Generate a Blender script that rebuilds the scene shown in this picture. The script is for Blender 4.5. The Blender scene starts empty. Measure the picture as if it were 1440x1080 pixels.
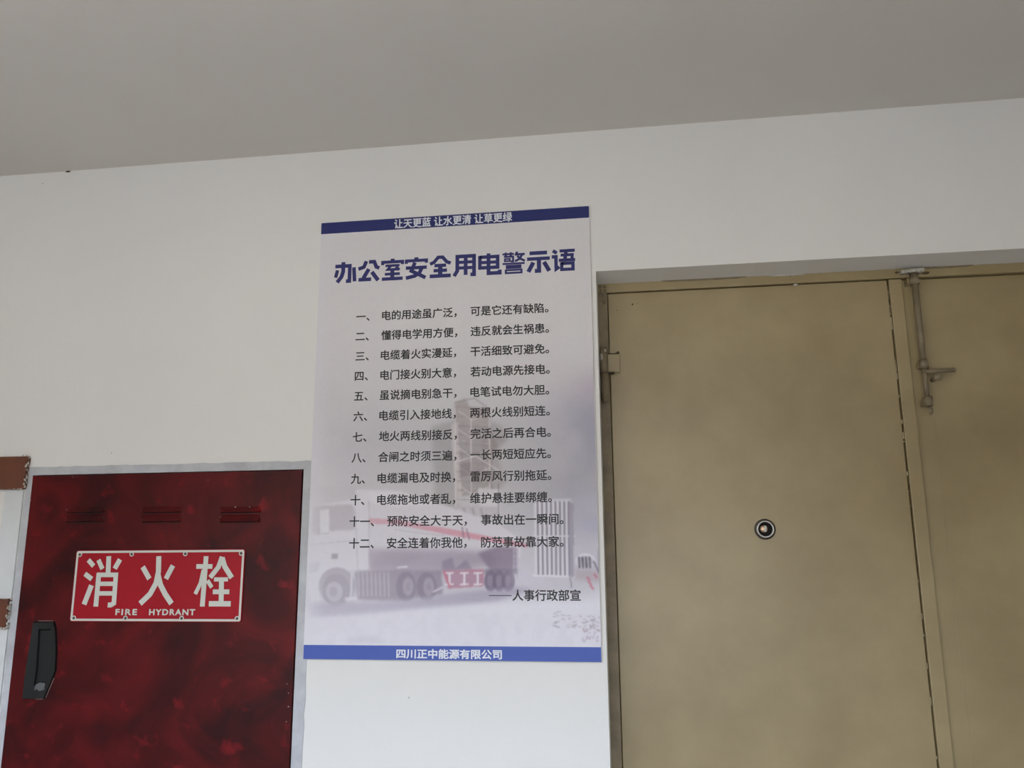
import bpy, bmesh, math, random
import numpy as np
from mathutils import Vector, Matrix

random.seed(7)
rng = np.random.default_rng(7)
SC = bpy.context.scene
COL = SC.collection
PI = math.pi

# ------------------------------------------------------------------ camera
FPX = 1157.18
PITCH, ROLL, YAW = 0.20338, -0.00743, 0.13853
CAM = np.array([0.0, -1.94056, 1.5])
cy_, sy_, cp_, sp_ = math.cos(YAW), math.sin(YAW), math.cos(PITCH), math.sin(PITCH)
_M = np.array([[cy_, -sy_, 0], [sy_, cy_, 0], [0, 0, 1]]) @ np.array([[1, 0, 0], [0, cp_, -sp_], [0, sp_, cp_]])
_r, _f, _u = _M[:, 0], _M[:, 1], _M[:, 2]
c_, s_ = math.cos(ROLL), math.sin(ROLL)
RIGHT, FWD, UP = c_ * _r + s_ * _u, _f, -s_ * _r + c_ * _u
cam = bpy.data.cameras.new('camera')
cam.sensor_width = 36; cam.lens = FPX / 1440 * 36
cam.clip_start = 0.02
co = bpy.data.objects.new('camera', cam); COL.objects.link(co)
m = Matrix.Identity(4)
for i in range(3):
    m[i][0], m[i][1], m[i][2], m[i][3] = RIGHT[i], UP[i], -FWD[i], CAM[i]
co.matrix_world = m
SC.camera = co

def W(px, py, y=0.0):
    """point of the vertical plane y=const seen at photo pixel (px,py)"""
    D = RIGHT * (px - 720) / FPX + FWD + UP * (540 - py) / FPX
    t = (y - CAM[1]) / D[1]
    p = CAM + t * D
    return float(p[0]), float(p[2])

# ------------------------------------------------------------------ world (bright overcast day) and exposure
w = bpy.data.worlds.new('world'); SC.world = w; w.use_nodes = True
nt = w.node_tree; nt.nodes.clear()
out = nt.nodes.new('ShaderNodeOutputWorld'); bg = nt.nodes.new('ShaderNodeBackground')
tc = nt.nodes.new('ShaderNodeTexCoord'); sx = nt.nodes.new('ShaderNodeSeparateXYZ')
mr = nt.nodes.new('ShaderNodeMapRange'); cr = nt.nodes.new('ShaderNodeValToRGB')
mr.inputs['From Min'].default_value = -1; mr.inputs['From Max'].default_value = 1
nt.links.new(tc.outputs['Generated'], sx.inputs[0]); nt.links.new(sx.outputs['Z'], mr.inputs['Value'])
nt.links.new(mr.outputs[0], cr.inputs[0]); nt.links.new(cr.outputs[0], bg.inputs[0]); nt.links.new(bg.outputs[0], out.inputs[0])
el = cr.color_ramp.elements
# pale ground below the horizon; above it an overcast sky three times brighter overhead than at the horizon
el[0].position = 0.0; el[0].color = (0.255, 0.235, 0.208, 1)
el[1].position = 1.0; el[1].color = (0.83, 1.01, 1.32, 1)
e = el.new(0.49); e.color = (0.255, 0.235, 0.208, 1)
e = el.new(0.51); e.color = (0.29, 0.335, 0.39, 1)
bg.inputs[1].default_value = 18.5

SC.view_settings.view_transform = 'Standard'
SC.view_settings.look = 'None'
SC.view_settings.gamma = 1
SC.view_settings.use_curve_mapping = False
SC.view_settings.exposure = 0.08

OPEN_X0, OPEN_X1, OPEN_Z0, OPEN_Z1, OPEN_Y = -2.2, 0.85, 0.72, 2.34, -2.6
pl = bpy.data.lights.new('sky_portal', 'AREA'); pl.shape = 'RECTANGLE'
pl.size = OPEN_X1 - OPEN_X0; pl.size_y = OPEN_Z1 - OPEN_Z0
pl.cycles.is_portal = True
po = bpy.data.objects.new('sky_portal', pl); COL.objects.link(po)
po.location = ((OPEN_X0 + OPEN_X1) / 2, OPEN_Y - 0.1, (OPEN_Z0 + OPEN_Z1) / 2)
po.rotation_euler = (PI / 2, 0, 0)      # faces +y, into the corridor

# ------------------------------------------------------------------ helpers
def lin(c):
    return tuple(((v / 255) / 12.92 if v / 255 <= 0.04045 else ((v / 255 + 0.055) / 1.055) ** 2.4) for v in c)

def mat(name, rgb, rough=0.6, metal=0.0, mottle=None, scale=8, bump=0.0, bump_scale=60, spec=0.5, coat=0.0, detail=4, stretch=None):
    """rgb in sRGB 0-255. mottle = second colour mixed in by noise."""
    mt = bpy.data.materials.new(name); mt.use_nodes = True
    n = mt.node_tree; b = n.nodes['Principled BSDF']
    b.inputs['Base Color'].default_value = (*lin(rgb), 1)
    b.inputs['Roughness'].default_value = rough; b.inputs['Metallic'].default_value = metal
    b.inputs['Specular IOR Level'].default_value = spec
    b.inputs['Coat Weight'].default_value = coat
    tcn = n.nodes.new('ShaderNodeTexCoord'); mp = n.nodes.new('ShaderNodeMapping')
    n.links.new(tcn.outputs['Object'], mp.inputs[0])
    if stretch: mp.inputs['Scale'].default_value = stretch
    if mottle:
        no = n.nodes.new('ShaderNodeTexNoise'); no.inputs['Scale'].default_value = scale; no.inputs['Detail'].default_value = detail
        no.inputs['Roughness'].default_value = 0.6
        n.links.new(mp.outputs[0], no.inputs[0])
        r_ = n.nodes.new('ShaderNodeValToRGB')
        r_.color_ramp.elements[0].position = 0.35; r_.color_ramp.elements[0].color = (*lin(rgb), 1)
        r_.color_ramp.elements[1].position = 0.68; r_.color_ramp.elements[1].color = (*lin(mottle), 1)
        n.links.new(no.outputs['Fac'], r_.inputs[0]); n.links.new(r_.outputs[0], b.inputs['Base Color'])
    if bump:
        n2 = n.nodes.new('ShaderNodeTexNoise'); n2.inputs['Scale'].default_value = bump_scale; n2.inputs['Detail'].default_value = 5
        n.links.new(tcn.outputs['Object'], n2.inputs[0])
        bp = n.nodes.new('ShaderNodeBump'); bp.inputs['Strength'].default_value = 1.0; bp.inputs['Distance'].default_value = bump
        n.links.new(n2.outputs['Fac'], bp.inputs['Height']); n.links.new(bp.outputs[0], b.inputs['Normal'])
    return mt

def link(name, bm, material, parent=None, smooth=False, mats=None):
    me = bpy.data.meshes.new(name)
    bmesh.ops.recalc_face_normals(bm, faces=bm.faces)
    bm.to_mesh(me); bm.free()
    for mm in (mats or [material]): me.materials.append(mm)
    if smooth:
        for p in me.polygons: p.use_smooth = True
    o = bpy.data.objects.new(name, me); COL.objects.link(o)
    if parent is not None: o.parent = parent
    return o

def tag(o, label=None, cat=None, group=None, kind=None):
    if label: o['label'] = label
    if cat: o['category'] = cat
    if group: o['group'] = group
    if kind: o['kind'] = kind
    return o

def empty(name, loc=(0, 0, 0)):
    o = bpy.data.objects.new(name, None); o.empty_display_size = 0.05; COL.objects.link(o)
    return o

def box(bm, x0, x1, y0, y1, z0, z1, bevel=0):
    r_ = bmesh.ops.create_cube(bm, size=1)
    vs = r_['verts']
    for v in vs:
        v.co = Vector((x0 + (v.co.x + .5) * (x1 - x0), y0 + (v.co.y + .5) * (y1 - y0), z0 + (v.co.z + .5) * (z1 - z0)))
    if bevel:
        es = {e for v in vs for e in v.link_edges}
        bmesh.ops.bevel(bm, geom=list(es), offset=bevel, segments=2, affect='EDGES', profile=0.5)
    return vs

def prism(bm, pts, y0, y1, bevel=0):
    """outline pts [(x,z)] extruded from y0 (front) to y1"""
    a = [bm.verts.new((x, y0, z)) for x, z in pts]; b = [bm.verts.new((x, y1, z)) for x, z in pts]
    f1 = bm.faces.new(a); bm.faces.new(b[::-1])
    n = len(pts)
    for i in range(n): bm.faces.new((a[i], b[i], b[(i + 1) % n], a[(i + 1) % n]))
    if bevel:
        bmesh.ops.bevel(bm, geom=list(f1.edges), offset=bevel, segments=2, affect='EDGES', profile=0.5)

def tube(bm, p0, p1, r0, r1=None, n=20, caps=True):
    p0, p1 = Vector(p0), Vector(p1); d = p1 - p0
    r_ = bmesh.ops.create_cone(bm, cap_ends=caps, segments=n, radius1=r0, radius2=r0 if r1 is None else r1, depth=d.length)
    q = d.to_track_quat('Z', 'Y').to_matrix().to_4x4()
    bmesh.ops.transform(bm, matrix=Matrix.Translation((p0 + p1) / 2) @ q, verts=r_['verts'])
    return r_['verts']

def ball(bm, c, r, sub=2, scale=(1, 1, 1)):
    r_ = bmesh.ops.create_icosphere(bm, subdivisions=sub, radius=r)
    for v in r_['verts']: v.co = Vector((c[0] + v.co.x * scale[0], c[1] + v.co.y * scale[1], c[2] + v.co.z * scale[2]))

def lathe_y(bm, cx, cz, prof, n=40):
    """profile [(radius, y)] turned about the horizontal axis through (cx,cz)"""
    rings = []
    for r, y in prof:
        rings.append([bm.verts.new((cx + r * math.cos(2 * PI * k / n), y, cz + r * math.sin(2 * PI * k / n))) for k in range(n)] if r > 0 else [bm.verts.new((cx, y, cz))])
    for a, b in zip(rings, rings[1:]):
        for k in range(n):
            k2 = (k + 1) % n
            if len(a) == 1: bm.faces.new((a[0], b[k], b[k2]))
            elif len(b) == 1: bm.faces.new((a[k], b[0], a[k2]))
            else: bm.faces.new((a[k], b[k], b[k2], a[k2]))

def stroke(bm, pts, wd, y):
    """flat brush stroke of constant width with mitred corners and square ends, pts [(x,z)]"""
    P = [np.array(p, float) for p in pts]
    L, R_ = [], []
    for i, p in enumerate(P):
        d0 = (P[i] - P[i - 1]) if i > 0 else (P[1] - P[0])
        d1 = (P[i + 1] - P[i]) if i < len(P) - 1 else d0
        d0 = d0 / np.linalg.norm(d0); d1 = d1 / np.linalg.norm(d1)
        n0 = np.array([-d0[1], d0[0]]); n1 = np.array([-d1[1], d1[0]])
        n = n0 + n1; n /= np.linalg.norm(n)
        k = min(wd / 2 / max(n @ n0, 0.4), wd)
        L.append(p + n * k); R_.append(p - n * k)
    lv = [bm.verts.new((a[0], y, a[1])) for a in L]; rv = [bm.verts.new((a[0], y, a[1])) for a in R_]
    for i in range(len(P) - 1): bm.faces.new((lv[i], lv[i + 1], rv[i + 1], rv[i]))

def wall_with_holes(name, x0, x1, z0, z1, y0, y1, holes, material):
    """solid slab with rectangular through holes, only outer faces"""
    xs = sorted({x0, x1, *[h[0] for h in holes], *[h[1] for h in holes]}); zs = sorted({z0, z1, *[h[2] for h in holes], *[h[3] for h in holes]})
    nx, nz = len(xs) - 1, len(zs) - 1
    solid = lambda i, j: 0 <= i < nx and 0 <= j < nz and not any(h[0] <= xs[i] < h[1] and h[2] <= zs[j] < h[3] for h in holes)
    bm = bmesh.new(); V = {}
    def v(i, j, k):
        if (i, j, k) not in V: V[(i, j, k)] = bm.verts.new((xs[i], (y0, y1)[k], zs[j]))
        return V[(i, j, k)]
    for i in range(nx):
        for j in range(nz):
            if not solid(i, j): continue
            bm.faces.new((v(i, j, 0), v(i + 1, j, 0), v(i + 1, j + 1, 0), v(i, j + 1, 0)))
            bm.faces.new((v(i, j, 1), v(i, j + 1, 1), v(i + 1, j + 1, 1), v(i + 1, j, 1)))
            if not solid(i - 1, j): bm.faces.new((v(i, j, 0), v(i, j + 1, 0), v(i, j + 1, 1), v(i, j, 1)))
            if not solid(i + 1, j): bm.faces.new((v(i + 1, j, 0), v(i + 1, j, 1), v(i + 1, j + 1, 1), v(i + 1, j + 1, 0)))
            if not solid(i, j - 1): bm.faces.new((v(i, j, 0), v(i, j, 1), v(i + 1, j, 1), v(i + 1, j, 0)))
            if not solid(i, j + 1): bm.faces.new((v(i, j + 1, 0), v(i + 1, j + 1, 0), v(i + 1, j + 1, 1), v(i, j + 1, 1)))
    return link(name, bm, material)

# ------------------------------------------------------------------ materials
M_wall = mat('wall_plaster', (231, 229, 225), rough=0.75, mottle=(227, 225, 221), scale=1.3, bump=0.0006, bump_scale=45)
M_ceil = mat('ceiling_plaster', (216, 211, 203), rough=0.9, mottle=(211, 206, 198), scale=1.0, bump=0.0006, bump_scale=40)
M_floor = mat('floor_tile', (116, 103, 86), rough=0.5, mottle=(106, 94, 80), scale=3)
M_greyplaster = mat('grey_paint_band', (180, 180, 184), rough=0.8, mottle=(200, 202, 205), scale=14, bump=0.0012, bump_scale=60)
M_iron = mat('khaki_paint', (162, 145, 106), rough=0.40, mottle=(140, 122, 85), scale=3.0, bump=0.0005, bump_scale=14, spec=0.8, detail=6)
M_iron_dark = mat('khaki_paint_worn', (138, 124, 98), rough=0.5, mottle=(112, 99, 78), scale=22, bump=0.0008, bump_scale=90)
M_gap = mat('dark_gap', (22, 20, 18), rough=0.9)
M_chip = mat('bare_chip', (196, 192, 182), rough=0.7, mottle=(150, 144, 130), scale=120)
M_rust = mat('dirt_dark', (62, 54, 42), rough=0.85, mottle=(100, 88, 68), scale=90)
M_steel = mat('steel', (190, 190, 190), rough=0.22, metal=1.0)
M_steel_dark = mat('steel_dark', (95, 92, 90), rough=0.35, metal=1.0)
M_brass = mat('brass_plug', (196, 168, 142), rough=0.35, metal=1.0)
M_black = mat('black_plastic', (20, 23, 23), rough=0.4)
M_signred = mat('sign_red', (164, 14, 32), rough=0.5, mottle=(154, 14, 30), scale=6, spec=.25)
M_cream = mat('sign_cream', (206, 208, 198), rough=0.55, spec=.3)
M_board = mat('poster_board', (232, 231, 230), rough=0.45)
M_navy = mat('print_navy', (30, 40, 104), rough=0.45)
M_blue = mat('print_blue', (60, 86, 172), rough=0.45)
M_title = mat('print_title_blue', (38, 40, 106), rough=0.5)
M_ink = mat('print_black', (22, 20, 24), rough=0.5)
M_whiteink = mat('print_white', (226, 228, 234), rough=0.5)
M_brown = mat('brown_board', (112, 64, 42), rough=0.45, mottle=(92, 50, 33), scale=10, bump=0.0004, bump_scale=60)
M_whitepaint = mat('white_gloss_paint', (224, 226, 226), rough=0.4, mottle=(210, 214, 214), scale=5, bump=0.0006, bump_scale=40)

# marbled red paint of the hydrant cabinet
M_red = bpy.data.materials.new('marbled_red_paint'); M_red.use_nodes = True
n = M_red.node_tree; b = n.nodes['Principled BSDF']
b.inputs['Roughness'].default_value = 0.38; b.inputs['Specular IOR Level'].default_value = 0.16
tcn = n.nodes.new('ShaderNodeTexCoord')
n1 = n.nodes.new('ShaderNodeTexNoise'); n1.inputs['Scale'].default_value = 5.5; n1.inputs['Detail'].default_value = 6; n1.inputs['Distortion'].default_value = 1.2
n2 = n.nodes.new('ShaderNodeTexNoise'); n2.inputs['Scale'].default_value = 22; n2.inputs['Detail'].default_value = 5; n2.inputs['Distortion'].default_value = 0.25
for q in (n1, n2): n.links.new(tcn.outputs['Object'], q.inputs[0])
r1 = n.nodes.new('ShaderNodeValToRGB'); r2 = n.nodes.new('ShaderNodeValToRGB')
r1.color_ramp.elements[0].position = .32; r1.color_ramp.elements[0].color = (*lin((50, 16, 18)), 1)
r1.color_ramp.elements[1].position = .70; r1.color_ramp.elements[1].color = (*lin((98, 22, 24)), 1)
r2.color_ramp.elements[0].position = .60; r2.color_ramp.elements[0].color = (0, 0, 0, 1)
r2.color_ramp.elements[1].position = .90; r2.color_ramp.elements[1].color = (1, 1, 1, 1)
mx = n.nodes.new('ShaderNodeMixRGB'); mx.inputs[2].default_value = (*lin((146, 30, 38)), 1)
n.links.new(n1.outputs['Fac'], r1.inputs[0]); n.links.new(n2.outputs['Fac'], r2.inputs[0])
n.links.new(r2.outputs[0], mx.inputs[0]); n.links.new(r1.outputs[0], mx.inputs[1]); n.links.new(mx.outputs[0], b.inputs['Base Color'])

# printed picture: colours of the print carried by the mesh
M_print = bpy.data.materials.new('printed_picture'); M_print.use_nodes = True
n = M_print.node_tree; b = n.nodes['Principled BSDF']; b.inputs['Roughness'].default_value = 0.42
vc = n.nodes.new('ShaderNodeVertexColor'); vc.layer_name = 'print'
n.links.new(vc.outputs[0], b.inputs['Base Color'])

# ------------------------------------------------------------------ the setting
ZC = 2.557
DX0, DX1, DZ1 = -0.06, 1.372, 2.180           # doorway in the wall
CX0, CX1, CZ0, CZ1 = -1.5235, -0.7895, 0.72, 1.7085   # hydrant niche
wb = wall_with_holes('wall_back', -4.0, 2.6, 0, ZC, 0, 0.24, [(DX0, DX1, 0, DZ1), (CX0, CX1, CZ0, CZ1)], M_wall)
tag(wb, 'white plastered corridor wall with the iron doorway and the hydrant cabinet', 'wall', kind='structure')
bm = bmesh.new(); box(bm, -4.24, 2.84, OPEN_Y - .24, 0.24, ZC, ZC + 0.2)
tag(link('ceiling', bm, M_ceil), 'flat grey-white plaster ceiling over the whole corridor', 'ceiling', kind='structure')
bm = bmesh.new(); box(bm, -4.24, 2.84, OPEN_Y - .24, 0.24, -0.15, 0)
tag(link('floor', bm, M_floor), 'grey-beige corridor floor', 'floor', kind='structure')
wf = wall_with_holes('wall_front', -4.0, 2.6, 0, ZC, OPEN_Y - 0.24, OPEN_Y, [(OPEN_X0, OPEN_X1, OPEN_Z0, OPEN_Z1)], M_wall)
tag(wf, 'white parapet wall with a wide opening to the sky behind the viewer', 'wall', kind='structure')
bm = bmesh.new(); box(bm, -4.24, -4.0, OPEN_Y - .24, 0.24, 0, ZC)
tag(link('wall_left', bm, M_wall), 'white end wall at the left of the corridor', 'wall', kind='structure')
bm = bmesh.new(); box(bm, 2.6, 2.84, OPEN_Y - .24, 0.24, 0, ZC)
tag(link('wall_right', bm, M_wall), 'white end wall at the right of the corridor', 'wall', kind='structure')

# unseen block with panes, added outside the opening to hide the lowest sky
bm = bmesh.new(); box(bm, -22, 20, -22, -14.2, -8, 5.1)
ob = link('sky_blocker', bm, mat('blocker_render', (155, 144, 128), rough=0.9, mottle=(145, 134, 119), scale=.4))
tag(ob, 'plain unseen block added outside the corridor opening to hide the low sky', 'light blocker', kind='structure')
bm = bmesh.new()
for i in range(14):
    for j in range(4): box(bm, -20 + i * 2.8, -18.6 + i * 2.8, -14.24, -14.19, -6.2 + j * 3, -4.8 + j * 3)
o = link('blocker_panes', bm, mat('blocker_pane', (70, 78, 84), rough=0.2), ob); o['kind'] = 'stuff'

# chipped plaster at the ceiling line
x, z = W(96, 240.5)
bm = bmesh.new(); ball(bm, (x, -0.001, ZC - 0.0022), 0.004, 2, (2.0, 0.5, 0.6))
link('plaster_chip', bm, M_rust, wb)
for px, py, r in ((575, 981, .0022), (60, 258, .0022), (157, 637, .002)):
    x, z = W(px, py); bm = bmesh.new(); ball(bm, (x, 0, z), r, 1, (1, .3, 1.3)); link('plaster_chip', bm, M_greyplaster, wb)

# ------------------------------------------------------------------ doorway: frame and two iron leaves
YF = 0.105            # face of the frame / left leaf
def ragged(x0, z0, x1, z1, n=24, a=0.0012):
    return [(x0 + (x1 - x0) * i / n + random.uniform(-a, a) * (z0 != z1), z0 + (z1 - z0) * i / n + random.uniform(-a, a) * (x0 != x1)) for i in range(n + 1)]

ZL = W(1000, 404.5, YF)[1]   # top of the leaves
ZL = 2.1565
bm = bmesh.new()
box(bm, DX0, DX1, YF - 0.004, 0.16, ZL, DZ1, 0.001)
head = bm
fr = empty('trim_1')
tag(fr, 'khaki painted iron door frame lining the doorway', 'door frame', kind='structure')
fh = link('frame_head', bm, M_iron, fr)
bm = bmesh.new(); box(bm, DX0, -0.036, YF - 0.002, 0.16, 0, ZL - .0005, 0.001); link('frame_post', bm, M_iron_dark, fr)
bm = bmesh.new(); box(bm, DX1 - 0.026, DX1, YF - 0.002, 0.16, 0, ZL - .0005, 0.001); link('frame_post', bm, M_iron, fr)
bm = bmesh.new(); box(bm, DX0 + .02, DX1 - .02, 0.165, 0.17, 0.0, DZ1); link('backing', bm, M_gap, fr)
# plaster smears along the head of the frame
for a_, b_ in ((930, 1050), (1078, 1136), (1300, 1370)):
    xa = W(a_, 402, YF)[0]; xb = W(b_, 402, YF)[0]
    top = [(xa + (xb - xa) * i / 14, DZ1) for i in range(15)]
    bot = [(xa + (xb - xa) * i / 14, DZ1 - 0.0035 * math.sin(PI * i / 14) ** .5 - random.uniform(0, .002)) for i in range(14, -1, -1)]
    bm = bmesh.new(); prism(bm, top + bot, YF - 0.0065, YF - 0.0035); link('plaster_smear', bm, M_chip if a_ == 1078 else M_iron_dark, fr)
# crust of old mortar in the top left corner of the frame
bm = bmesh.new()
for k in range(16):
    ball(bm, (DX0 + .005 + random.uniform(0, .018), YF - 0.004, DZ1 - random.uniform(.004, .05)), random.uniform(.002, .0045), 1, (1, .6, 1.3))
o = link('mortar_crust', bm, M_iron_dark, fr); o['kind'] = 'stuff'

# left leaf
GX = W(1250.6, 392.5, YF + .003)[0]     # meeting line near the top
GX = 0.6505
d1 = empty('door_1'); tag(d1, 'left leaf of the khaki iron double door, with the round lock', 'door', kind='structure')
bm = bmesh.new(); box(bm, -0.0345, GX, YF + 0.003, YF + 0.045, 0.01, ZL - 0.002, 0.0015)
link('leaf_panel', bm, M_iron, d1)
# hinge on the left
hx, hz0 = W(848.5, 489, .09); _, hz1 = W(849, 524.5, .09)
bm = bmesh.new()
hx = W(850, 520, .09)[0]
tube(bm, (hx, .092, hz0), (hx, .092, hz1 + .001), .0095, n=24)
ball(bm, (hx, .092, hz0), .0093, 2, (1, 1, .5))
link('hinge_knuckle', bm, M_iron_dark, d1, True)
bm = bmesh.new(); hz2 = W(850, 563, .09)[1]
tube(bm, (hx + .001, .092, hz1 - .001), (hx + .001, .092, hz2), .0105, n=24)
ball(bm, (hx + .001, .092, hz2), .0095, 2, (1, 1, .6))
link('hinge_knuckle', bm, M_iron_dark, d1, True)
bm = bmesh.new()
xa, za = W(854, 498, .098); xb, zb = W(872, 523, .098)
box(bm, xa, xb, .100, YF + .004, zb, za, .001); link('hinge_plate', bm, M_iron, d1)
bm = bmesh.new(); box(bm, xa - .004, xb - .003, .099, YF + .004, za + .0003, za + .0022, .0003)
ball(bm, (xb - .004, .1, za + .003), .004, 2, (1, .8, 1)); link('hinge_slit', bm, M_rust, d1)
bm = bmesh.new(); box(bm, hx - .010, xb - .014, .0815, YF + .004, hz1 - .0007, hz1 + .0007); link('hinge_slit', bm, M_rust, d1)
bm = bmesh.new()
for px, py, a_, c2 in ((851, 493, .0035, .0045), (846, 502, .0042, .0095)):
    xx, zz = W(px, py, .084); ball(bm, (xx, .0845, zz), 1.0, 2, (a_, .003, c2))
link('paint_chip', bm, M_chip, d1)
bm = bmesh.new()
for k in range(7):
    xx, zz = W(846 + random.uniform(0, 9), 559 + random.uniform(-6, 8), .083)
    ball(bm, (xx, .0845, zz), random.uniform(.002, .004), 1, (1, .6, 1))
link('mortar_blob', bm, M_rust, d1)
# drips and pin holes
xx, zz = W(1119, 400, YF); bm = bmesh.new(); ball(bm, (xx, YF + .001, zz), .0042, 2, (1.4, .7, .8)); link('paint_drip', bm, M_chip, d1)
for px, py, r in ((889.5, 427.5, .0024), (868, 436, .0014), (896, 426, .0012)):
    xx, zz = W(px, py, YF); bm = bmesh.new(); ball(bm, (xx, YF + .003, zz), r, 2, (1, .3, 1)); link('nail_hole', bm, M_rust, d1)
# lock cylinder
lx, lz = W(1076.2, 744.2, YF - .004)
bm = bmesh.new()
lathe_y(bm, lx, lz, [(.0242, YF + .004), (.0242, YF - .001), (.0225, YF - .0035), (.0205, YF - .004)], 48)
link('lock_rose', bm, M_steel_dark, d1, True)
bm = bmesh.new()
lathe_y(bm, lx, lz, [(.0207, YF), (.0207, YF - .0062), (.0192, YF - .0085), (.0172, YF - .0085), (.0152, YF - .004), (.0148, YF + .003)], 48)
lr = link('lock_ring', bm, M_steel, d1, True)
bm = bmesh.new(); lathe_y(bm, lx, lz, [(.015, YF + .0028), (0, YF + .0028)], 32); link('lock_well', bm, M_gap, d1)
bm = bmesh.new()
cx_ = lx - .003
lathe_y(bm, cx_, lz + .0008, [(.0088, YF + .003), (.0088, YF - .004), (.0080, YF - .0055), (0, YF - .0058)], 32)
kp = link('key_plug', bm, M_brass, d1, True)
bm = bmesh.new(); box(bm, cx_ + .0006, cx_ + .0052, YF - .0064, YF - .0056, lz - .0062, lz + .0078, .0002); link('key_slot_plate', bm, M_cream, kp)

# right leaf: proud edge stile, sunken panel with a weld line, slide bolt
d2 = empty('door_2'); tag(d2, 'right leaf of the khaki iron double door, with the slide bolt', 'door', kind='structure')
SX = GX + 0.0025
bm = bmesh.new(); box(bm, SX, SX + 0.0305, YF - 0.003, YF + 0.045, 0.01, ZL - 0.002, 0.0018)
st = link('edge_stile', bm, M_iron, d2)
bm = bmesh.new(); box(bm, SX + .031, DX1 - .028, YF + 0.010, YF + 0.04, 0.01, ZL - 0.002, 0.001)
link('leaf_panel', bm, M_iron, d2)
bm = bmesh.new()
wx = 0.7265
pts = []
for i in range(60):
    z = 1.02 + i * (1.93 - 1.02) / 59
    pts.append((wx + random.uniform(-.0006, .0006), z))
for i in range(59):
    tube(bm, (pts[i][0], YF + .0105, pts[i][1]), (pts[i + 1][0], YF + .0105, pts[i + 1][1]), .0016, n=6, caps=False)
o = link('weld_line', bm, M_iron, d2, True)
# paint chips along the meeting line
bm = bmesh.new()
for k in range(26):
    zz = random.uniform(1.02, 2.14); s = random.uniform(.0008, .0018)
    box(bm, GX - s * .6, GX + s * 1.1, YF + .0012, YF + .003, zz, zz + random.uniform(.002, .02))
o = link('paint_chip', bm, mat('khaki_chip', (176, 162, 130), .6), d2); o['kind'] = 'stuff'

YB = 0.088  # axis of the bolt
def P3(px, py, y=YB):
    x, z = W(px, py, y); return (x, y, z)
def seg(name, a, b_, r, mt=None, par=None, r1=None):
    bm = bmesh.new(); tube(bm, P3(*a), P3(*b_), r, r1, n=22)
    return link(name, bm, mt or M_iron, par or d2, False)
def smooth_by_angle(o):
    for p in o.data.polygons: p.use_smooth = len(p.vertices) == 4
BX = W(1292, 450, YB)[0]
def PZ(py, x=BX, y=YB):       # point on the vertical bolt axis at the height seen at row py
    lo, hi = 0.9, 2.4
    for _ in range(40):
        mid = (lo + hi) / 2
        v = np.array([x, y, mid]) - CAM
        if 540 - FPX * (v @ UP) / (v @ FWD) > py: lo = mid
        else: hi = mid
    return (x, y, (lo + hi) / 2)
def vseg(name, ya, yb, r, mt=None, r1=None, cap=True):
    bm = bmesh.new(); tube(bm, PZ(ya), PZ(yb), r, r1, n=24)
    bmesh.ops.bevel(bm, geom=[e for e in bm.edges if any(len(f.verts) > 4 for f in e.link_faces)], offset=r * .15, segments=2, affect='EDGES')
    o = link(name, bm, mt or M_iron_dark, d2); smooth_by_angle(o); return o
vseg('bolt_rod', 384, 519, .0075)
vseg('bolt_pin', 517, 560, .0058)
for ya, yb, r in ((389.5, 400, .0125), (506, 518.5, .0105), (558, 571, .0112)):
    vseg('bolt_collar', ya, yb, r)
# straps holding each collar to the leaf
for yy, wd in ((394, .030), (512, .018), (565, .018)):
    c = PZ(yy); bm = bmesh.new(); box(bm, c[0] - wd / 2, c[0] + wd / 2, YB + .002, YF + .011, c[2] - .008, c[2] + .008, .0015); link('bolt_strap', bm, M_iron, d2)
# torn catch plate under the head of the frame
bm = bmesh.new()
xa = W(1267, 381, .086)[0]; xb = W(1299, 378, .086)[0]; zt = W(1285, 378.0, .086)[1]; zb = W(1285, 382, .086)[1]
up = [(xa + (xb - xa) * i / 12, zt + .001 - .004 * (1 - i / 12) + random.uniform(-.0012, .0012)) for i in range(13)]
dn = [(xa + (xb - xa) * i / 12, zb - .003 * (1 - i / 12) + random.uniform(-.002, .001)) for i in range(12, -1, -1)]
prism(bm, up + dn, .082, YF - .002); link('catch_plate', bm, M_chip, d2)
bm = bmesh.new()
for k in range(10):
    q = random.random(); ball(bm, (xa - .012 + q * (xb - xa + .026), .098, zt - .004 + random.uniform(-.006, .004)), random.uniform(.002, .005), 1, (1.2, .6, .7))
o = link('mortar_crust', bm, M_rust, d2); o['kind'] = 'stuff'
# T handle with knob
hc = PZ(522.5)
hx2 = W(1343, 523, YB)[0]
bm = bmesh.new(); tube(bm, (hc[0], YB - .002, hc[2]), (hx2 - .003, YB - .004, hc[2] + .0005), .0052, .0058, n=18); ball(bm, (hx2 - .004, YB - .004, hc[2] + .0005), .0062, 2)
o = link('bolt_handle', bm, M_iron_dark, d2, True)
kx, kz = W(1319, 530, YB - .012)
bm = bmesh.new(); ball(bm, (kx, YB - .012, kz), .0092, 3, (1.05, .8, .95)); tube(bm, (kx, YB - .008, kz), (kx, YF + .011, kz), .005, n=14)
link('handle_stop', bm, M_iron_dark, d2, True)
tx = PZ(577)
bm = bmesh.new()
p_prev = None
for i in range(9):
    a = -PI / 2 + i * PI / 8 * 1.2
    p = (tx[0] + .0045 + .0065 * math.cos(a), YB + .008, tx[2] + .0005 + .0075 * math.sin(a))
    if p_prev: tube(bm, p_prev, p, .0022, n=8)
    p_prev = p
link('bolt_hook', bm, M_iron_dark, d2, True)

# ------------------------------------------------------------------ fire hydrant cabinet
cab = empty('hydrant_cabinet')
tag(cab, 'dark red marbled metal hydrant cabinet set in the wall left of the poster', 'cabinet')
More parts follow.
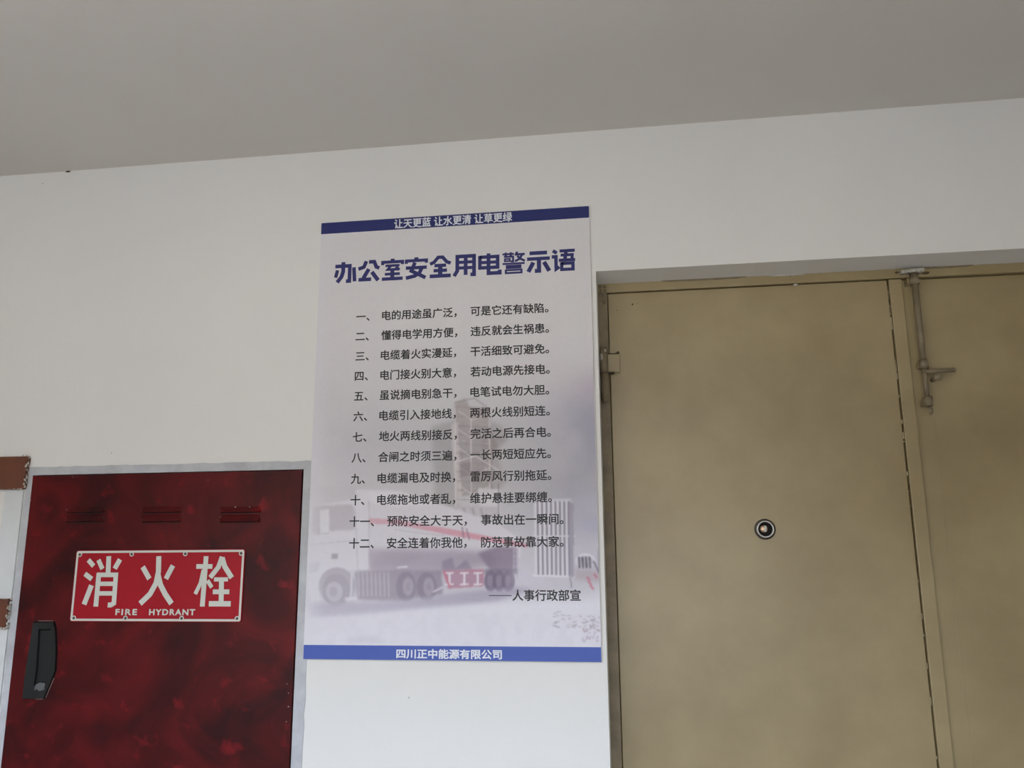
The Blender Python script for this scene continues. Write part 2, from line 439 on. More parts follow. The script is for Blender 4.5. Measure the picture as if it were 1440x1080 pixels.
# body inside the niche
bm = bmesh.new()
t = .0015
box(bm, CX0 + t, CX1 - t, .196, .200, CZ0 + t, CZ1 - t)
box(bm, CX0 + t, CX0 + .004, .012, .196, CZ0 + t, CZ1 - t); box(bm, CX1 - .004, CX1 - t, .012, .196, CZ0 + t, CZ1 - t)
box(bm, CX0 + t, CX1 - t, .012, .196, CZ1 - .004, CZ1 - t); box(bm, CX0 + t, CX1 - t, .012, .196, CZ0 + t, CZ0 + .004)
link('body', bm, M_black, cab)
# grey painted surround on the wall, ragged outer edge
wl, wr, wt = .017, .026, .020
outer = []
ZB = .70
outer += ragged(CX0 - wl, ZB, CX0 - wl, CZ1 + wt, 40, .0014)
outer += ragged(CX0 - wl, CZ1 + wt, CX1 + wr, CZ1 + wt, 40, .0012)[1:]
outer += ragged(CX1 + wr, CZ1 + wt, CX1 + wr, ZB, 40, .0014)[1:]
inner = [(CX1 - .0008, ZB), (CX1 - .0008, CZ1 - .0008), (CX0 + .0008, CZ1 - .0008), (CX0 + .0008, ZB)]
bm = bmesh.new()
def strip(A, B, y0, y1):
    for k in range(len(A) - 1):
        prism(bm, [A[k], A[k + 1], B[k + 1], B[k]], y0, y1)
nL = 41
A = outer[:nL]; B = [(CX0 + .0008, min(p[1], CZ1)) for p in A]; strip(A, B, -.0022, .0)
A = outer[nL - 1:nL + 40]; B = [(min(max(p[0], CX0 + .0008), CX1 - .0008), CZ1 - .0008) for p in A]; strip(A, B, -.0022, .0)
A = outer[nL + 39:]; B = [(CX1 - .0008, min(p[1], CZ1)) for p in A]; strip(A, B, -.0022, .0)
bmesh.ops.remove_doubles(bm, verts=bm.verts, dist=.00002)
link('surround', bm, M_greyplaster, cab)
# door
bx0, bx1, bz0, bz1 = CX0 + .003, CX1 - .0035, CZ0 + .003, CZ1 - .003
hp = [(48.5, 873.6), (77.5, 873.6), (80, 884), (81.3, 912), (79.7, 943), (75.8, 953.4), (63.5, 983), (33, 983), (36.5, 950)]
HW = [W(*q, y=-.006) for q in hp]
bm = bmesh.new(); box(bm, bx0, bx1, -.006, .012, bz0, bz1, .0016)
door = link('door', bm, M_red, cab)
# pull handle: bezel plus raised inner rim and dark bottom
def scaled(P, s, dx=0, dz=0):
    cx = sum(p[0] for p in P) / len(P); cz = sum(p[1] for p in P) / len(P)
    return [(cx + (p[0] - cx) * s + dx, cz + (p[1] - cz) * s + dz) for p in P]
bm = bmesh.new()
IN = [(56.5, 884), (73, 884), (75.5, 893), (76.3, 912), (75, 938), (71.5, 949), (64, 964), (49.5, 964), (53, 940)]
IW = [W(*q, y=-.006) for q in IN]
of = [bm.verts.new((x, -.0125, z)) for x, z in scaled(HW, .97)]; ob = [bm.verts.new((x, -.006, z)) for x, z in HW]
inf = [bm.verts.new((x, -.0118, z)) for x, z in IW]; inb = [bm.verts.new((x, -.0062, z)) for x, z in scaled(IW, .93)]
nn = len(HW)
for i in range(nn):
    j = (i + 1) % nn
    bm.faces.new((ob[i], ob[j], of[j], of[i])); bm.faces.new((of[i], of[j], inf[j], inf[i])); bm.faces.new((inf[i], inf[j], inb[j], inb[i]))
bm.faces.new(inb)
hd = link('pull_handle', bm, M_black, door)
# worn pale line on the handle's edge and a glue patch
bm = bmesh.new()
for a_, b_ in (((80.6, 905), (79.8, 925)), ((76.3, 953), (64.5, 981)), ((50, 983), (60, 983.2)), ((54, 873), (75, 873))):
    (xa, za), (xb, zb) = W(*a_, y=-.0064), W(*b_, y=-.0064)
    stroke(bm, [(xa, za), (xb, zb)], .0013, -.0066)
o = link('worn_edge', bm, mat('worn_edge', (150, 120, 115), .6), door); o['kind'] = 'stuff'
pz = [(50, 963), (56, 960), (63.5, 961), (62, 970), (55, 972), (52, 969), (48, 971)]
bm = bmesh.new(); prism(bm, [W(*q, y=-.013) for q in pz], -.0132, -.0122); link('glue_patch', bm, mat('glue', (92, 94, 94), .8), door)
# six louvers in three pairs
for (xa, xb) in ((93.5, 147), (200, 255.5), (310, 367)):
    for (yt, yb) in ((712.5, 721.5), (723.5, 735)):
        X0 = W(xa, 722, -.006)[0]; X1 = W(xb, 722, -.006)[0]
        zt_ = W((xa + xb) / 2, yt, -.006)[1]; zb_ = W((xa + xb) / 2, yb, -.006)[1]
        bm = bmesh.new()
        H = zt_ - zb_
        prof = [(-.006, zt_), (-.0085, zt_ - H * .25), (-.0125, zb_ + H * .3), (-.0135, zb_ + H * .18), (-.0105, zb_ + H * .16), (-.0061, zb_ + H * .05)]
        e_ = .004
        rows = []
        for k, xx in enumerate((X0, X0 + e_, X1 - e_, X1)):
            s = 0.15 if k in (0, 3) else 1
            rows.append([bm.verts.new((xx, -.006 + (y + .006) * s - (.0002 if k in (0, 3) else 0), z)) for y, z in prof])
        for a_, b_ in zip(rows, rows[1:]):
            for i in range(len(prof) - 1): bm.faces.new((a_[i], a_[i + 1], b_[i + 1], b_[i]))
        bm.faces.new(rows[0]); bm.faces.new(rows[-1][::-1])
        link('louver', bm, M_red, door)
        bm = bmesh.new(); box(bm, X0 + .003, X1 - .002, -.0072, -.0058, zb_ - H * .02, zb_ + H * .17); link('louver_slot', bm, M_gap, door)
bm = bmesh.new()
for px, py in ((94, 717), (208, 716), (213, 716), (220, 717), (331, 713), (335, 730), (310, 727), (351, 713), (102, 671), (292, 675), (403, 962), (405, 994), (402, 1015), (39, 670), (43, 704), (30, 790), (233, 664), (405, 975)):
    xx, zz = W(px, py, -.0085); ball(bm, (xx, -.0085 if 700 < py < 740 else -.0062, zz), random.uniform(.0008, .0017), 1, (1.2, .5, 1))
o = link('paint_speck', bm, M_chip, door); o['kind'] = 'stuff'

# ------------------------------------------------------------------ sign on the cabinet door
sg = empty('hydrant_sign')
tag(sg, 'red enamel sign with white Chinese characters and FIRE HYDRANT on the cabinet door', 'sign')
YS = -.0095
sx0, szt = W(108.4, 775, YS); sx1, _ = W(344, 774.6, YS); _, szb = W(218, 873.5, YS)
sx0b = W(99, 872.5, YS)[0]; sx1b = W(337.9, 874.8, YS)[0]
sx0 = (sx0 + sx0b) / 2; sx1 = (sx1 + sx1b) / 2
def rrect(x0, x1, z0, z1, r, n=6):
    P = []
    for cx, cz, a0 in ((x1 - r, z1 - r, 0), (x0 + r, z1 - r, 90), (x0 + r, z0 + r, 180), (x1 - r, z0 + r, 270)):
        for k in range(n + 1):
            a = math.radians(a0 + 90 * k / n); P.append((cx + r * math.cos(a), cz + r * math.sin(a)))
    return P
bm = bmesh.new(); prism(bm, rrect(sx0 - .0015, sx1 + .0015, szb - .0015, szt + .0015, .006), YS, -.0062, .0006)
link('plate', bm, M_signred, sg)
bm = bmesh.new()
A = rrect(sx0, sx1, szb, szt, .005); B = rrect(sx0 + .0052, sx1 - .0052, szb + .0052, szt - .0052, .0025)
for i in range(len(A)):
    j = (i + 1) % len(A)
    prism(bm, [A[i], A[j], B[j], B[i]], YS - .0006, YS)
bmesh.ops.remove_doubles(bm, verts=bm.verts, dist=.00001)
link('border', bm, M_cream, sg)
Ws, Hs = sx1 - sx0, szt - szb
for tz, fx in ((szt - .0085, (.02, .335, .655, .982)), (szb + .0068, (.02, .33, .66, .98))):
    for q in fx:
        xx = sx0 + Ws * q
        bm = bmesh.new(); tube(bm, (xx, YS, tz), (xx, YS - .0008, tz), .0058, n=20); link('rivet_pad', bm, M_cream, sg)
        bm = bmesh.new(); lathe_y(bm, xx, tz, [(.0034, YS - .0008), (.003, YS - .0019), (.0022, YS - .0021), (.0018, YS - .0012), (0, YS - .0012)], 18)
        link('rivet', bm, M_steel_dark, sg, True)
def Z5(zx, zy): return W(90 + zx / 5.3333, 760 + zy / 5.3333, YS - .0008)
kz_ = Ws / ((1355 + 1322) / 2 - (98 + 48) / 2)      # metres per zoomed pixel
GL = {
 'a': [([(182, 146), (222, 192)], 33), ([(156, 250), (208, 290)], 34), ([(206, 336), (150, 480)], 38),
       ([(336, 118), (330, 250)], 36), ([(258, 146), (288, 214)], 33), ([(420, 142), (380, 212)], 36),
       ([(262, 245), (238, 496)], 36), ([(247, 258), (406, 258)], 32), ([(390, 245), (374, 470), (352, 484), (328, 484)], 34),
       ([(256, 325), (384, 325)], 30), ([(250, 397), (380, 397)], 30)],
 'b': [([(711, 118), (708, 235), (690, 320), (645, 402), (570, 474)], 38), ([(706, 260), (724, 335), (760, 405), (806, 474)], 38),
       ([(590, 198), (640, 288)], 36), ([(817, 188), (764, 288)], 36)],
 'c': [([(1066, 118), (1037, 496)], 35), ([(992, 195), (1113, 195)], 32), ([(1046, 220), (1024, 320), (984, 402)], 28),
       ([(1076, 300), (1108, 352)], 28), ([(1186, 122), (1158, 200), (1096, 278)], 34), ([(1186, 128), (1205, 195), (1258, 280)], 36),
       ([(1125, 292), (1230, 292)], 28), ([(1116, 385), (1240, 385)], 32), ([(1086, 475), (1250, 475)], 36), ([(1182, 282), (1178, 475)], 36)]}
for k, S in GL.items():
    bm = bmesh.new()
    for i, (P, wd) in enumerate(S): stroke(bm, [Z5(*p) for p in P], wd * kz_, YS - .0006 - i * .00002)
    link('character', bm, M_cream, sg)

# ------------------------------------------------------------------ text helper
def text_bm(body, bold=0.0, spacing=1.0, res=3):
    cu = bpy.data.curves.new('t', 'FONT'); cu.body = body; cu.size = 1; cu.resolution_u = res
    cu.space_character = spacing; cu.fill_mode = 'FRONT' if hasattr(cu, 'fill_mode') else cu.fill_mode
    o = bpy.data.objects.new('t', cu); COL.objects.link(o)
    bpy.context.view_layer.update()
    dg = bpy.context.evaluated_depsgraph_get()
    me = bpy.data.meshes.new_from_object(o.evaluated_get(dg))
    bm = bmesh.new(); bm.from_mesh(me)
    bpy.data.objects.remove(o); bpy.data.curves.remove(cu)
    if bold:                      # heavier weight: shifted copies of the outline
        for k in range(8):
            n0 = len(bm.verts); bm.from_mesh(me); bm.verts.ensure_lookup_table()
            a = k * PI / 4
            for v in bm.verts[n0:]: v.co.x += bold * math.cos(a); v.co.y += bold * math.sin(a); v.co.z = k + 1
    bpy.data.meshes.remove(me)
    return bm
def text_fit(name, body, x0, x1, z0, z1, y, material, parent, bold=0.0, spacing=1.0, res=3):
    """write body so that its ink fills the box x0..x1, z0..z1 on the plane y"""
    bm = text_bm(body, bold, spacing, res)
    xs = [v.co.x for v in bm.verts]; ys = [v.co.y for v in bm.verts]
    a, b_, c, d = min(xs), max(xs), min(ys), max(ys)
    for v in bm.verts:
        v.co = Vector((x0 + (v.co.x - a) / (b_ - a) * (x1 - x0), y - v.co.z * .00002, z0 + (v.co.y - c) / (d - c) * (z1 - z0)))
    return link(name, bm, material, parent)
def text_em(name, body, x0, zc, em, y, material, parent, bold=0.0, spacing=1.0):
    """write body from ink-left x0, em size in metres, centred on height zc (CJK box centre)"""
    bm = text_bm(body, bold, spacing)
    a = min(v.co.x for v in bm.verts)
    for v in bm.verts: v.co = Vector((x0 + (v.co.x - a) * em, y - v.co.z * .00002, zc + (v.co.y - TC) * em))
    return link(name, bm, material, parent)
bm = text_bm('国国'); ys = [v.co.y for v in bm.verts]; xs = [v.co.x for v in bm.verts]
TC = (min(ys) + max(ys)) / 2; TH = max(ys) - min(ys)
nb = text_bm('国'); EMW = (max(xs) - max(v.co.x for v in nb.verts)); bm.free(); nb.free()   # advance of one character at size 1
(x0, z1_), (x1, _) = Z5(388, 514), Z5(550, 514); z0_ = Z5(388, 560)[1]
text_fit('lettering', 'FIRE', x0, x1, z0_, z1_, YS - .0007, M_cream, sg, bold=.032, spacing=1.25)
x0 = Z5(640, 514)[0]; x1 = Z5(985, 514)[0]
text_fit('lettering', 'HYDRANT', x0, x1, z0_, z1_, YS - .0007, M_cream, sg, bold=.032, spacing=1.2)

# ------------------------------------------------------------------ brown board ends at the far left
def board(px, y_top, y_bot, skew, label, x_left):
    xr, zt_ = W(px, y_top, -.014); _, zb_ = W(px - skew, y_bot, -.014)
    n_ = 14
    right = [(xr + random.uniform(-.003, .002), zt_ + (zb_ - zt_) * i / n_) for i in range(n_ + 1)]
    bm = bmesh.new(); prism(bm, [(x_left, zt_)] + right + [(x_left, zb_)], -.014, 0, .001)
    o = empty('wooden_board'); link('board', bm, M_brown, o)
    # chipped plaster crumbs clinging to the sawn end and edges
    bm = bmesh.new()
    for k in range(34):
        q = random.random()
        if q < .7: c = (xr + random.uniform(.000, .003), -.004 - random.random() * .010, zt_ + (zb_ - zt_) * random.random())
        elif q < .85: c = (xr - random.random() * .05, -.0135, zt_ + random.uniform(-.001, .0015))
        else: c = (xr - random.random() * .04, -.0135, zb_ + random.uniform(-.0015, .001))
        ball(bm, c, random.uniform(.0012, .0036), 1, (1, .7, 1.2))
    c = link('plaster_crumb', bm, M_chip, o); c['kind'] = 'stuff'
    tag(o, label, 'board', 'brown board ends beside the hydrant cabinet'); return o
board(37.5, 641.5, 687.5, 4, 'larger brown board end on the wall at the cabinet top left corner', -2.1)
board(11.5, 842, 884, 4, 'small lower brown board end on the wall left of the sign', -2.1)
# painted upright the board ends sit on
xe0 = W(3, 760, -.006)[0]
bm = bmesh.new()
_, zt_ = W(20, 688.5, -.010)
prism(bm, [(W(5, 700, -.008)[0], .72), (CX0 - wl - .003, .72), (CX0 - wl - .003, zt_), (W(5, 700, -.008)[0], zt_)], -.006, 0, .0015)
up_ = link('trim_2', bm, M_whitepaint)
tag(up_, 'white painted strip on the wall between the brown board ends and the cabinet', 'trim', kind='structure')

# ------------------------------------------------------------------ poster
PX0, PX1, PZ0, PZ1 = -0.7725, -0.0722, 1.2600, 2.3534
YP = -.0075
# correct for the board standing proud of the wall
k_ = (YP - CAM[1]) / (0 - CAM[1])
PX0, PX1 = PX0 * k_, PX1 * k_; PZ0, PZ1 = 1.5 + (PZ0 - 1.5) * k_, 1.5 + (PZ1 - 1.5) * k_
ps = empty('safety_poster')
tag(ps, 'tall blue-banded Chinese electrical safety poster with a faded tanker truck picture', 'poster')
bm = bmesh.new(); box(bm, PX0, PX1, YP, -.0005, PZ0, PZ1, .0004); link('board', bm, M_board, ps)
def PW(px, py): return W(px, py, YP)
# bands
zt2 = PW(640, 319.5)[1]; zt2 = PW(452.5, 329.5)[1]; zb2 = PW(426.8, 906.8)[1]
bm = bmesh.new(); prism(bm, [(PX0 + .0006, PZ1 - .0006), (PX1 - .0006, PZ1 - .0006), (PX1 - .0006, zt2), (PX0 + .0006, zt2)], YP - .0004, YP - .0001); link('header_band', bm, M_navy, ps)
bm = bmesh.new(); prism(bm, [(PX0 + .0006, zb2), (PX1 - .0006, zb2), (PX1 - .0006, PZ0 + .0006), (PX0 + .0006, PZ0 + .0006)], YP - .0004, YP - .0001); link('footer_band', bm, M_blue, ps)

# --- the printed picture, painted on a fine grid of its own ---
NX, NZ = 400, 600
gx = np.linspace(PX0 + .0006, PX1 - .0006, NX); gz = np.linspace(zb2, zt2, NZ)
GXX, GZZ = np.meshgrid(gx, gz)
vx, vy, vz = GXX - CAM[0], YP - CAM[1], GZZ - CAM[2]
den = vx * FWD[0] + vy * FWD[1] + vz * FWD[2]
U = 720 + FPX * (vx * RIGHT[0] + vy * RIGHT[1] + vz * RIGHT[2]) / den      # layout coordinates of the artwork
V = 540 - FPX * (vx * UP[0] + vy * UP[1] + vz * UP[2]) / den
IMG = np.ones((NZ, NX, 3)) * np.array([222, 219, 219.])
def blur(a, s):
    if s <= 0: return a
    r = int(3 * s) + 1; k = np.exp(-np.arange(-r, r + 1) ** 2 / (2 * s * s)); k /= k.sum()
    a = np.apply_along_axis(lambda v_: np.convolve(np.pad(v_, r, mode='edge'), k, 'valid'), 0, a)
    return np.apply_along_axis(lambda v_: np.convolve(np.pad(v_, r, mode='edge'), k, 'valid'), 1, a)
def noise(s, seed):
    g = np.random.default_rng(seed).standard_normal((NZ // s + 3, NX // s + 3))
    yi = np.linspace(0, g.shape[0] - 2, NZ); xi = np.linspace(0, g.shape[1] - 2, NX)
    y0 = yi.astype(int); x0 = xi.astype(int); fy = (yi - y0)[:, None]; fx = (xi - x0)[None]
    fy = fy * fy * (3 - 2 * fy); fx = fx * fx * (3 - 2 * fx)
    return (g[y0][:, x0] * (1 - fy) * (1 - fx) + g[y0 + 1][:, x0] * fy * (1 - fx) + g[y0][:, x0 + 1] * (1 - fy) * fx + g[y0 + 1][:, x0 + 1] * fy * fx)
def over(mask, col, a=1.0):
    global IMG
    m_ = np.clip(mask * a, 0, 1)[..., None]
    IMG = IMG * (1 - m_) + np.array(col, float) * m_
def poly(P, col, a=1.0, s=0.7):
    inside = np.zeros(U.shape, bool)
    n_ = len(P)
    for i in range(n_):
        (xa, ya), (xb, yb) = P[i], P[(i + 1) % n_]
        if ya == yb: continue
        c = ((ya > V) != (yb > V)) & (U < (xb - xa) * (V - ya) / (yb - ya) + xa)
        inside ^= c
    over(blur(inside.astype(float), s), col, a)
def ell(cx, cy, rx, ry, col, a=1.0, s=0.08):
    d = np.sqrt(((U - cx) / rx) ** 2 + ((V - cy) / ry) ** 2)
    over(np.clip((1 - d) / s + .5, 0, 1), col, a)
def line(x0, y0, x1, y1, wd, col, a=1.0, soft=.5):
    dx, dy = x1 - x0, y1 - y0; L2 = dx * dx + dy * dy
    t_ = np.clip(((U - x0) * dx + (V - y0) * dy) / L2, 0, 1)
    d = np.hypot(U - x0 - t_ * dx, V - y0 - t_ * dy)
    over(np.clip((wd / 2 - d) / soft + .5, 0, 1), col, a)
sm = lambda a_, b_, x_: np.clip((x_ - a_) / (b_ - a_), 0, 1) ** 2 * (3 - 2 * np.clip((x_ - a_) / (b_ - a_), 0, 1))
cl = noise(60, 3) * .5 + noise(28, 4) * .3 + noise(12, 5) * .15
# storm sky, deepest at the right
over(sm(430, 640, V) * (.5 + .12 * cl), (184, 180, 188))
over(sm(520, 600, V + (U - 780) * .35) * sm(690, 850, U) * (1 - sm(690, 800, V)) * (.78 + .2 * cl), (150, 148, 168))
over(np.exp(-((V - 545) / 26) ** 2) * sm(730, 850, U) * .45, (196, 178, 190))
over(np.exp(-((V - 705) / 20) ** 2) * sm(770, 850, U) * .5, (208, 206, 220))
over(np.exp(-((V - 742) / 14) ** 2) * sm(790, 850, U) * .6, (156, 158, 186))
over(sm(690, 780, V) * .45, (206, 200, 216))
over(sm(540, 640, V) * (1 - sm(660, 720, V)) * sm(440, 560, U) * .30, (176, 173, 178))
# far hills and haze at the left
over(np.exp(-((V - 690) / 10) ** 2) * (1 - sm(470, 560, U)) * .25, (180, 172, 176))
# derrick tower
T1, T2, T3 = (166, 155, 154), (142, 130, 130), (206, 199, 198)
poly([(607, 600), (645, 590), (645, 715), (612, 715)], (156, 152, 155), .65, 3)
poly([(690, 592), (706, 600), (716, 618), (700, 626), (704, 660), (714, 674), (702, 690), (690, 700)], (160, 152, 155), .60, 2.5)
poly([(640, 566), (655, 560), (660, 572), (688, 574), (690, 600), (640, 600)], T1, .75, 1.2)
poly([(640, 598), (690, 600), (700, 628), (690, 640), (640, 640)], T2, .55, 1.2)
poly([(636, 636), (692, 636), (694, 690), (640, 700)], T2, .60, 1.2)
poly([(676, 600), (712, 620), (700, 634), (678, 636)], T2, .35, 2)
poly([(634, 596), (644, 594), (650, 705), (640, 712)], T3, .8, .8)
for y_ in range(572, 705, 13): line(642, y_, 690, y_ + 3, 1.6, (150, 136, 138), .55)
for y_ in range(578, 705, 26):
    line(645, y_, 664, y_ + 13, 1.3, (226, 220, 220), .7); line(664, y_ + 13, 688, y_ + 2, 1.3, (226, 220, 220), .6)
for x_ in (640, 662, 688): line(x_, 575, x_ + 1, 722, 1.8, (222, 215, 215), .75)
line(667, 560, 688, 575, 2, (150, 140, 142), .5); line(640, 566, 667, 560, 2, (150, 140, 142), .5)
poly([(646, 652), (662, 650), (662, 668), (646, 672)], (128, 114, 122), .55, 1)
poly([(668, 660), (690, 664), (702, 672), (676, 676)], (140, 128, 134), .5, 1)
line(641, 650, 668, 641, 1.5, (235, 230, 232), .7); line(668, 641, 702, 662, 1.5, (235, 230, 232), .7)
for k in range(60):
    q = rng.random(2); x_ = 640 + 52 * q[0]; y_ = 575 + 128 * q[1]
    line(x_, y_, x_ + rng.uniform(-3, 5), y_ + rng.uniform(-4, 4), 1.3, (140, 126, 130) if k % 2 else (228, 222, 224), .45)
# equipment between tower and rack
poly([(672, 686), (703, 688), (703, 722), (674, 722)], (222, 218, 224), .8, .8)
poly([(618, 712), (700, 712), (702, 728), (630, 728)], (190, 182, 190), .7, 1)
for k in range(10): line(622 + k * 6, 715, 628 + k * 6, 735, 2.2, (150, 140, 148) if k % 2 else (214, 208, 214), .6)
line(701, 680, 701, 742, 1.2, (110, 104, 118), .7)
# tanker vessel
poly([(500, 688), (560, 690), (612, 706), (700, 736), (733, 760), (733, 784), (700, 792), (520, 802), (505, 800)], (220, 215, 222), .95, 1.0)
poly([(508, 690), (560, 691), (620, 710), (560, 712), (508, 706)], (236, 233, 238), .75, 2)
poly([(512, 772), (600, 772), (700, 776), (720, 790), (640, 802), (520, 806)], (150, 134, 154), .80, 4)
poly([(540, 776), (600, 779), (572, 797), (520, 797)], (138, 124, 142), .45, 4)
poly([(512, 728), (560, 731), (640, 745), (742, 765), (742, 770), (640, 754), (560, 738), (512, 736)], (214, 112, 136), .62, .7)
for k in range(16): line(556 + k * 4.4, 745 + k * .55, 558 + k * 4.4, 745.5 + k * .55, 1.8, (150, 140, 158), .45)
line(650, 742, 652, 756, 2.5, (120, 80, 110), .5); line(656, 744, 660, 758, 2.5, (120, 80, 110), .5)
# far end of the vessel
poly([(672, 778), (700, 768), (726, 770), (726, 803), (690, 803)], (116, 98, 124), .75, 1.6)
poly([(690, 776), (716, 772), (720, 796), (700, 800)], (150, 134, 152), .5, 3)
for x_ in (722.5, 727.5): line(x_, 771, x_, 815, 1.6, (188, 176, 196), .9)
for y_ in range(775, 815, 7): line(722, y_, 728, y_, 1.2, (188, 176, 196), .8)
poly([(622, 789), (636, 784), (640, 800), (655, 787), (664, 800), (622, 803)], (118, 104, 130), .6, 1)
# cab
poly([(437, 712), (500, 702), (519, 704), (519, 801), (504, 801), (492, 803), (489, 842), (436, 846), (432, 820), (434, 760)], (226, 222, 230), .95, 1.0)
poly([(440, 712), (494, 709), (499, 716), (499, 745), (462, 747), (446, 752), (438, 748)], (176, 168, 176), .85, 1.2)
poly([(449, 717), (463, 716), (463, 749), (450, 750)], (232, 229, 234), .95, .7)
line(449, 717, 449, 750, 1.2, (150, 142, 156), .6)
poly([(501, 690), (519, 690), (519, 716), (505, 716)], (226, 223, 230), .9, 1)
line(500, 720, 503, 800, 1.4, (176, 168, 184), .6); line(519, 705, 519, 801, 1.4, (166, 158, 174), .6)
line(436, 766, 500, 760, 1.4, (190, 184, 198), .7); line(436, 752, 462, 750, 1.4, (170, 162, 178), .6)
poly([(466, 779), (475, 779), (475, 786), (466, 786)], (128, 122, 138), .8, .6)
poly([(434, 792), (450, 790), (447, 803), (434, 806)], (180, 174, 190), .6, 1)
# wheel arch and steer wheel
ell(474, 824, 26, 26, (166, 156, 170), .95, .06); poly([(450, 828), (500, 828), (500, 852), (452, 856)], (186, 178, 192), .55, 2)
ell(473, 830, 20, 23, (150, 140, 156), .9); ell(470, 832, 12, 14, (190, 182, 194), .9); ell(469, 832, 5.5, 6.5, (158, 148, 164), .8)
line(492, 803, 500, 803, 2, (206, 200, 212), .8); line(495, 806, 493, 842, 3, (222, 217, 226), .8)
poly([(485, 840), (503, 839), (503, 844), (485, 845)], (230, 226, 232), .8, .7)
# side skirt, tanks and axles
poly([(499, 804), (560, 801), (622, 802), (622, 836), (560, 846), (503, 843)], (130, 116, 136), .82, 1.6)
for k in range(8): line(504 + k * 6, 806, 505 + k * 6, 838, 2.4, (188, 178, 192), .7)
for cx, ry in ((571, 21), (600, 20)):
    ell(cx, 825, 14, ry, (112, 98, 120), .75, .15); ell(cx + 3, 825, 7.5, 13, (168, 155, 172), .75, .3); ell(cx + 3, 825, 3.2, 6, (140, 126, 146), .7, .4)
line(560, 798, 572, 797, 3, (226, 222, 228), .8); line(610, 832, 622, 826, 3, (226, 222, 230), .7)
# red under-run guard with pale brackets
poly([(622, 802), (680, 800), (681, 824), (630, 828)], (178, 112, 136), .85, .9)
poly([(626, 806), (676, 805), (677, 822), (632, 824)], (168, 140, 162), .55, 1)
for x_ in (632, 653, 672):
    line(x_ - 5, 806, x_ + 5, 805.5, 2.6, (234, 226, 234), .95); line(x_ - 5, 822, x_ + 5, 821.5, 2.6, (234, 226, 234), .95); line(x_, 806, x_, 822, 3, (234, 226, 234), .95)
line(625, 805, 632, 824, 2.6, (200, 84, 112), .8)
for cx in (690, 702, 715):
    ell(cx, 817, 9, 15, (100, 84, 110), .85, .15); ell(cx - 1, 817, 4, 8, (150, 136, 158), .6, .3)
poly([(682, 800), (728, 800), (728, 808), (682, 808)], (110, 96, 122), .7, 1)
# vapour on the ground behind the truck
over(np.exp(-(((U - 742) / 26) ** 2 + ((V - 812) / 16) ** 2)) * .6, (212, 208, 222))
# ground
over(sm(832, 862, V + (U - 640) * .06) * .92, (230, 228, 237))
poly([(436, 850), (560, 846), (640, 834), (720, 826), (750, 828), (700, 845), (580, 856), (500, 864), (436, 868)], (164, 154, 178), .75, 2.5)
over(sm(850, 870, V) * (.10 + .10 * np.clip(noise(10, 9) + .3, 0, 1)), (190, 184, 198))
poly([(486, 896), (530, 894), (545, 904), (490, 905)], (186, 180, 196), .5, 3)
line(650, 842, 680, 845, 1.2, (160, 152, 172), .6)
# tube rack on the right
poly([(751, 708), (762, 702), (802, 701), (807, 708), (807, 812), (752, 812)], (214, 210, 220), .92, .8)
for k in range(8): line(756 + k * 6.2, 706, 757.4 + k * 6.2, 808, 2.2, (112, 104, 124), .85); 
for k in range(8): line(753 + k * 6.2, 706, 754.4 + k * 6.2, 808, 2.0, (234, 230, 236), .7)
line(750, 754, 808, 754, 2.4, (224, 220, 228), .95); line(750, 809, 808, 811, 2.4, (232, 228, 236), .95)
poly([(800, 704), (807, 708), (807, 812), (800, 812)], (150, 142, 160), .8, .7)
line(752, 706, 764, 701, 1.6, (170, 164, 176), .8); line(802, 813, 804, 826, 2.2, (150, 140, 150), .8)
# bits behind the rack
poly([(808, 778), (846, 778), (846, 802), (808, 800)], (196, 194, 208), .6, 2)
ell(823, 788, 14, 10, (226, 224, 232), .85); ell(823, 790, 11, 8, (150, 146, 162), .5)
for x_ in (814, 819, 824, 829): line(x_, 784, x_ + 1, 798, 2.6, (74, 66, 84), .85)
poly([(808, 800), (846, 802), (846, 820), (808, 815)], (176, 158, 168), .6, 2)
line(835, 790, 843, 806, 2, (84, 76, 92), .8); line(842, 770, 842, 800, 1.4, (96, 90, 108), .7)
for x_, y_ in ((828, 818), (831, 824), (826, 812), (836, 808)): line(x_, y_, x_ + 3, y_ + 4, 3.2, (196, 100, 122), .7)
for k in range(70):
    q = rng.random(2); x_ = 776 + 66 * q[0]; y_ = 858 + 26 * q[1] + (x_ - 800) * .15
    line(x_, y_, x_ + rng.uniform(2, 7), y_ + rng.uniform(-1.5, 2), 1.3, (134, 124, 136) if k % 3 else (234, 230, 236), .5)
for k in range(30):
    q = rng.random(2); x_ = 818 + 24 * q[0]; y_ = 880 + 24 * q[1]
    line(x_, y_, x_ + rng.uniform(-3, 4), y_ + rng.uniform(-1, 3), 1.5, (150, 124, 138), .5)
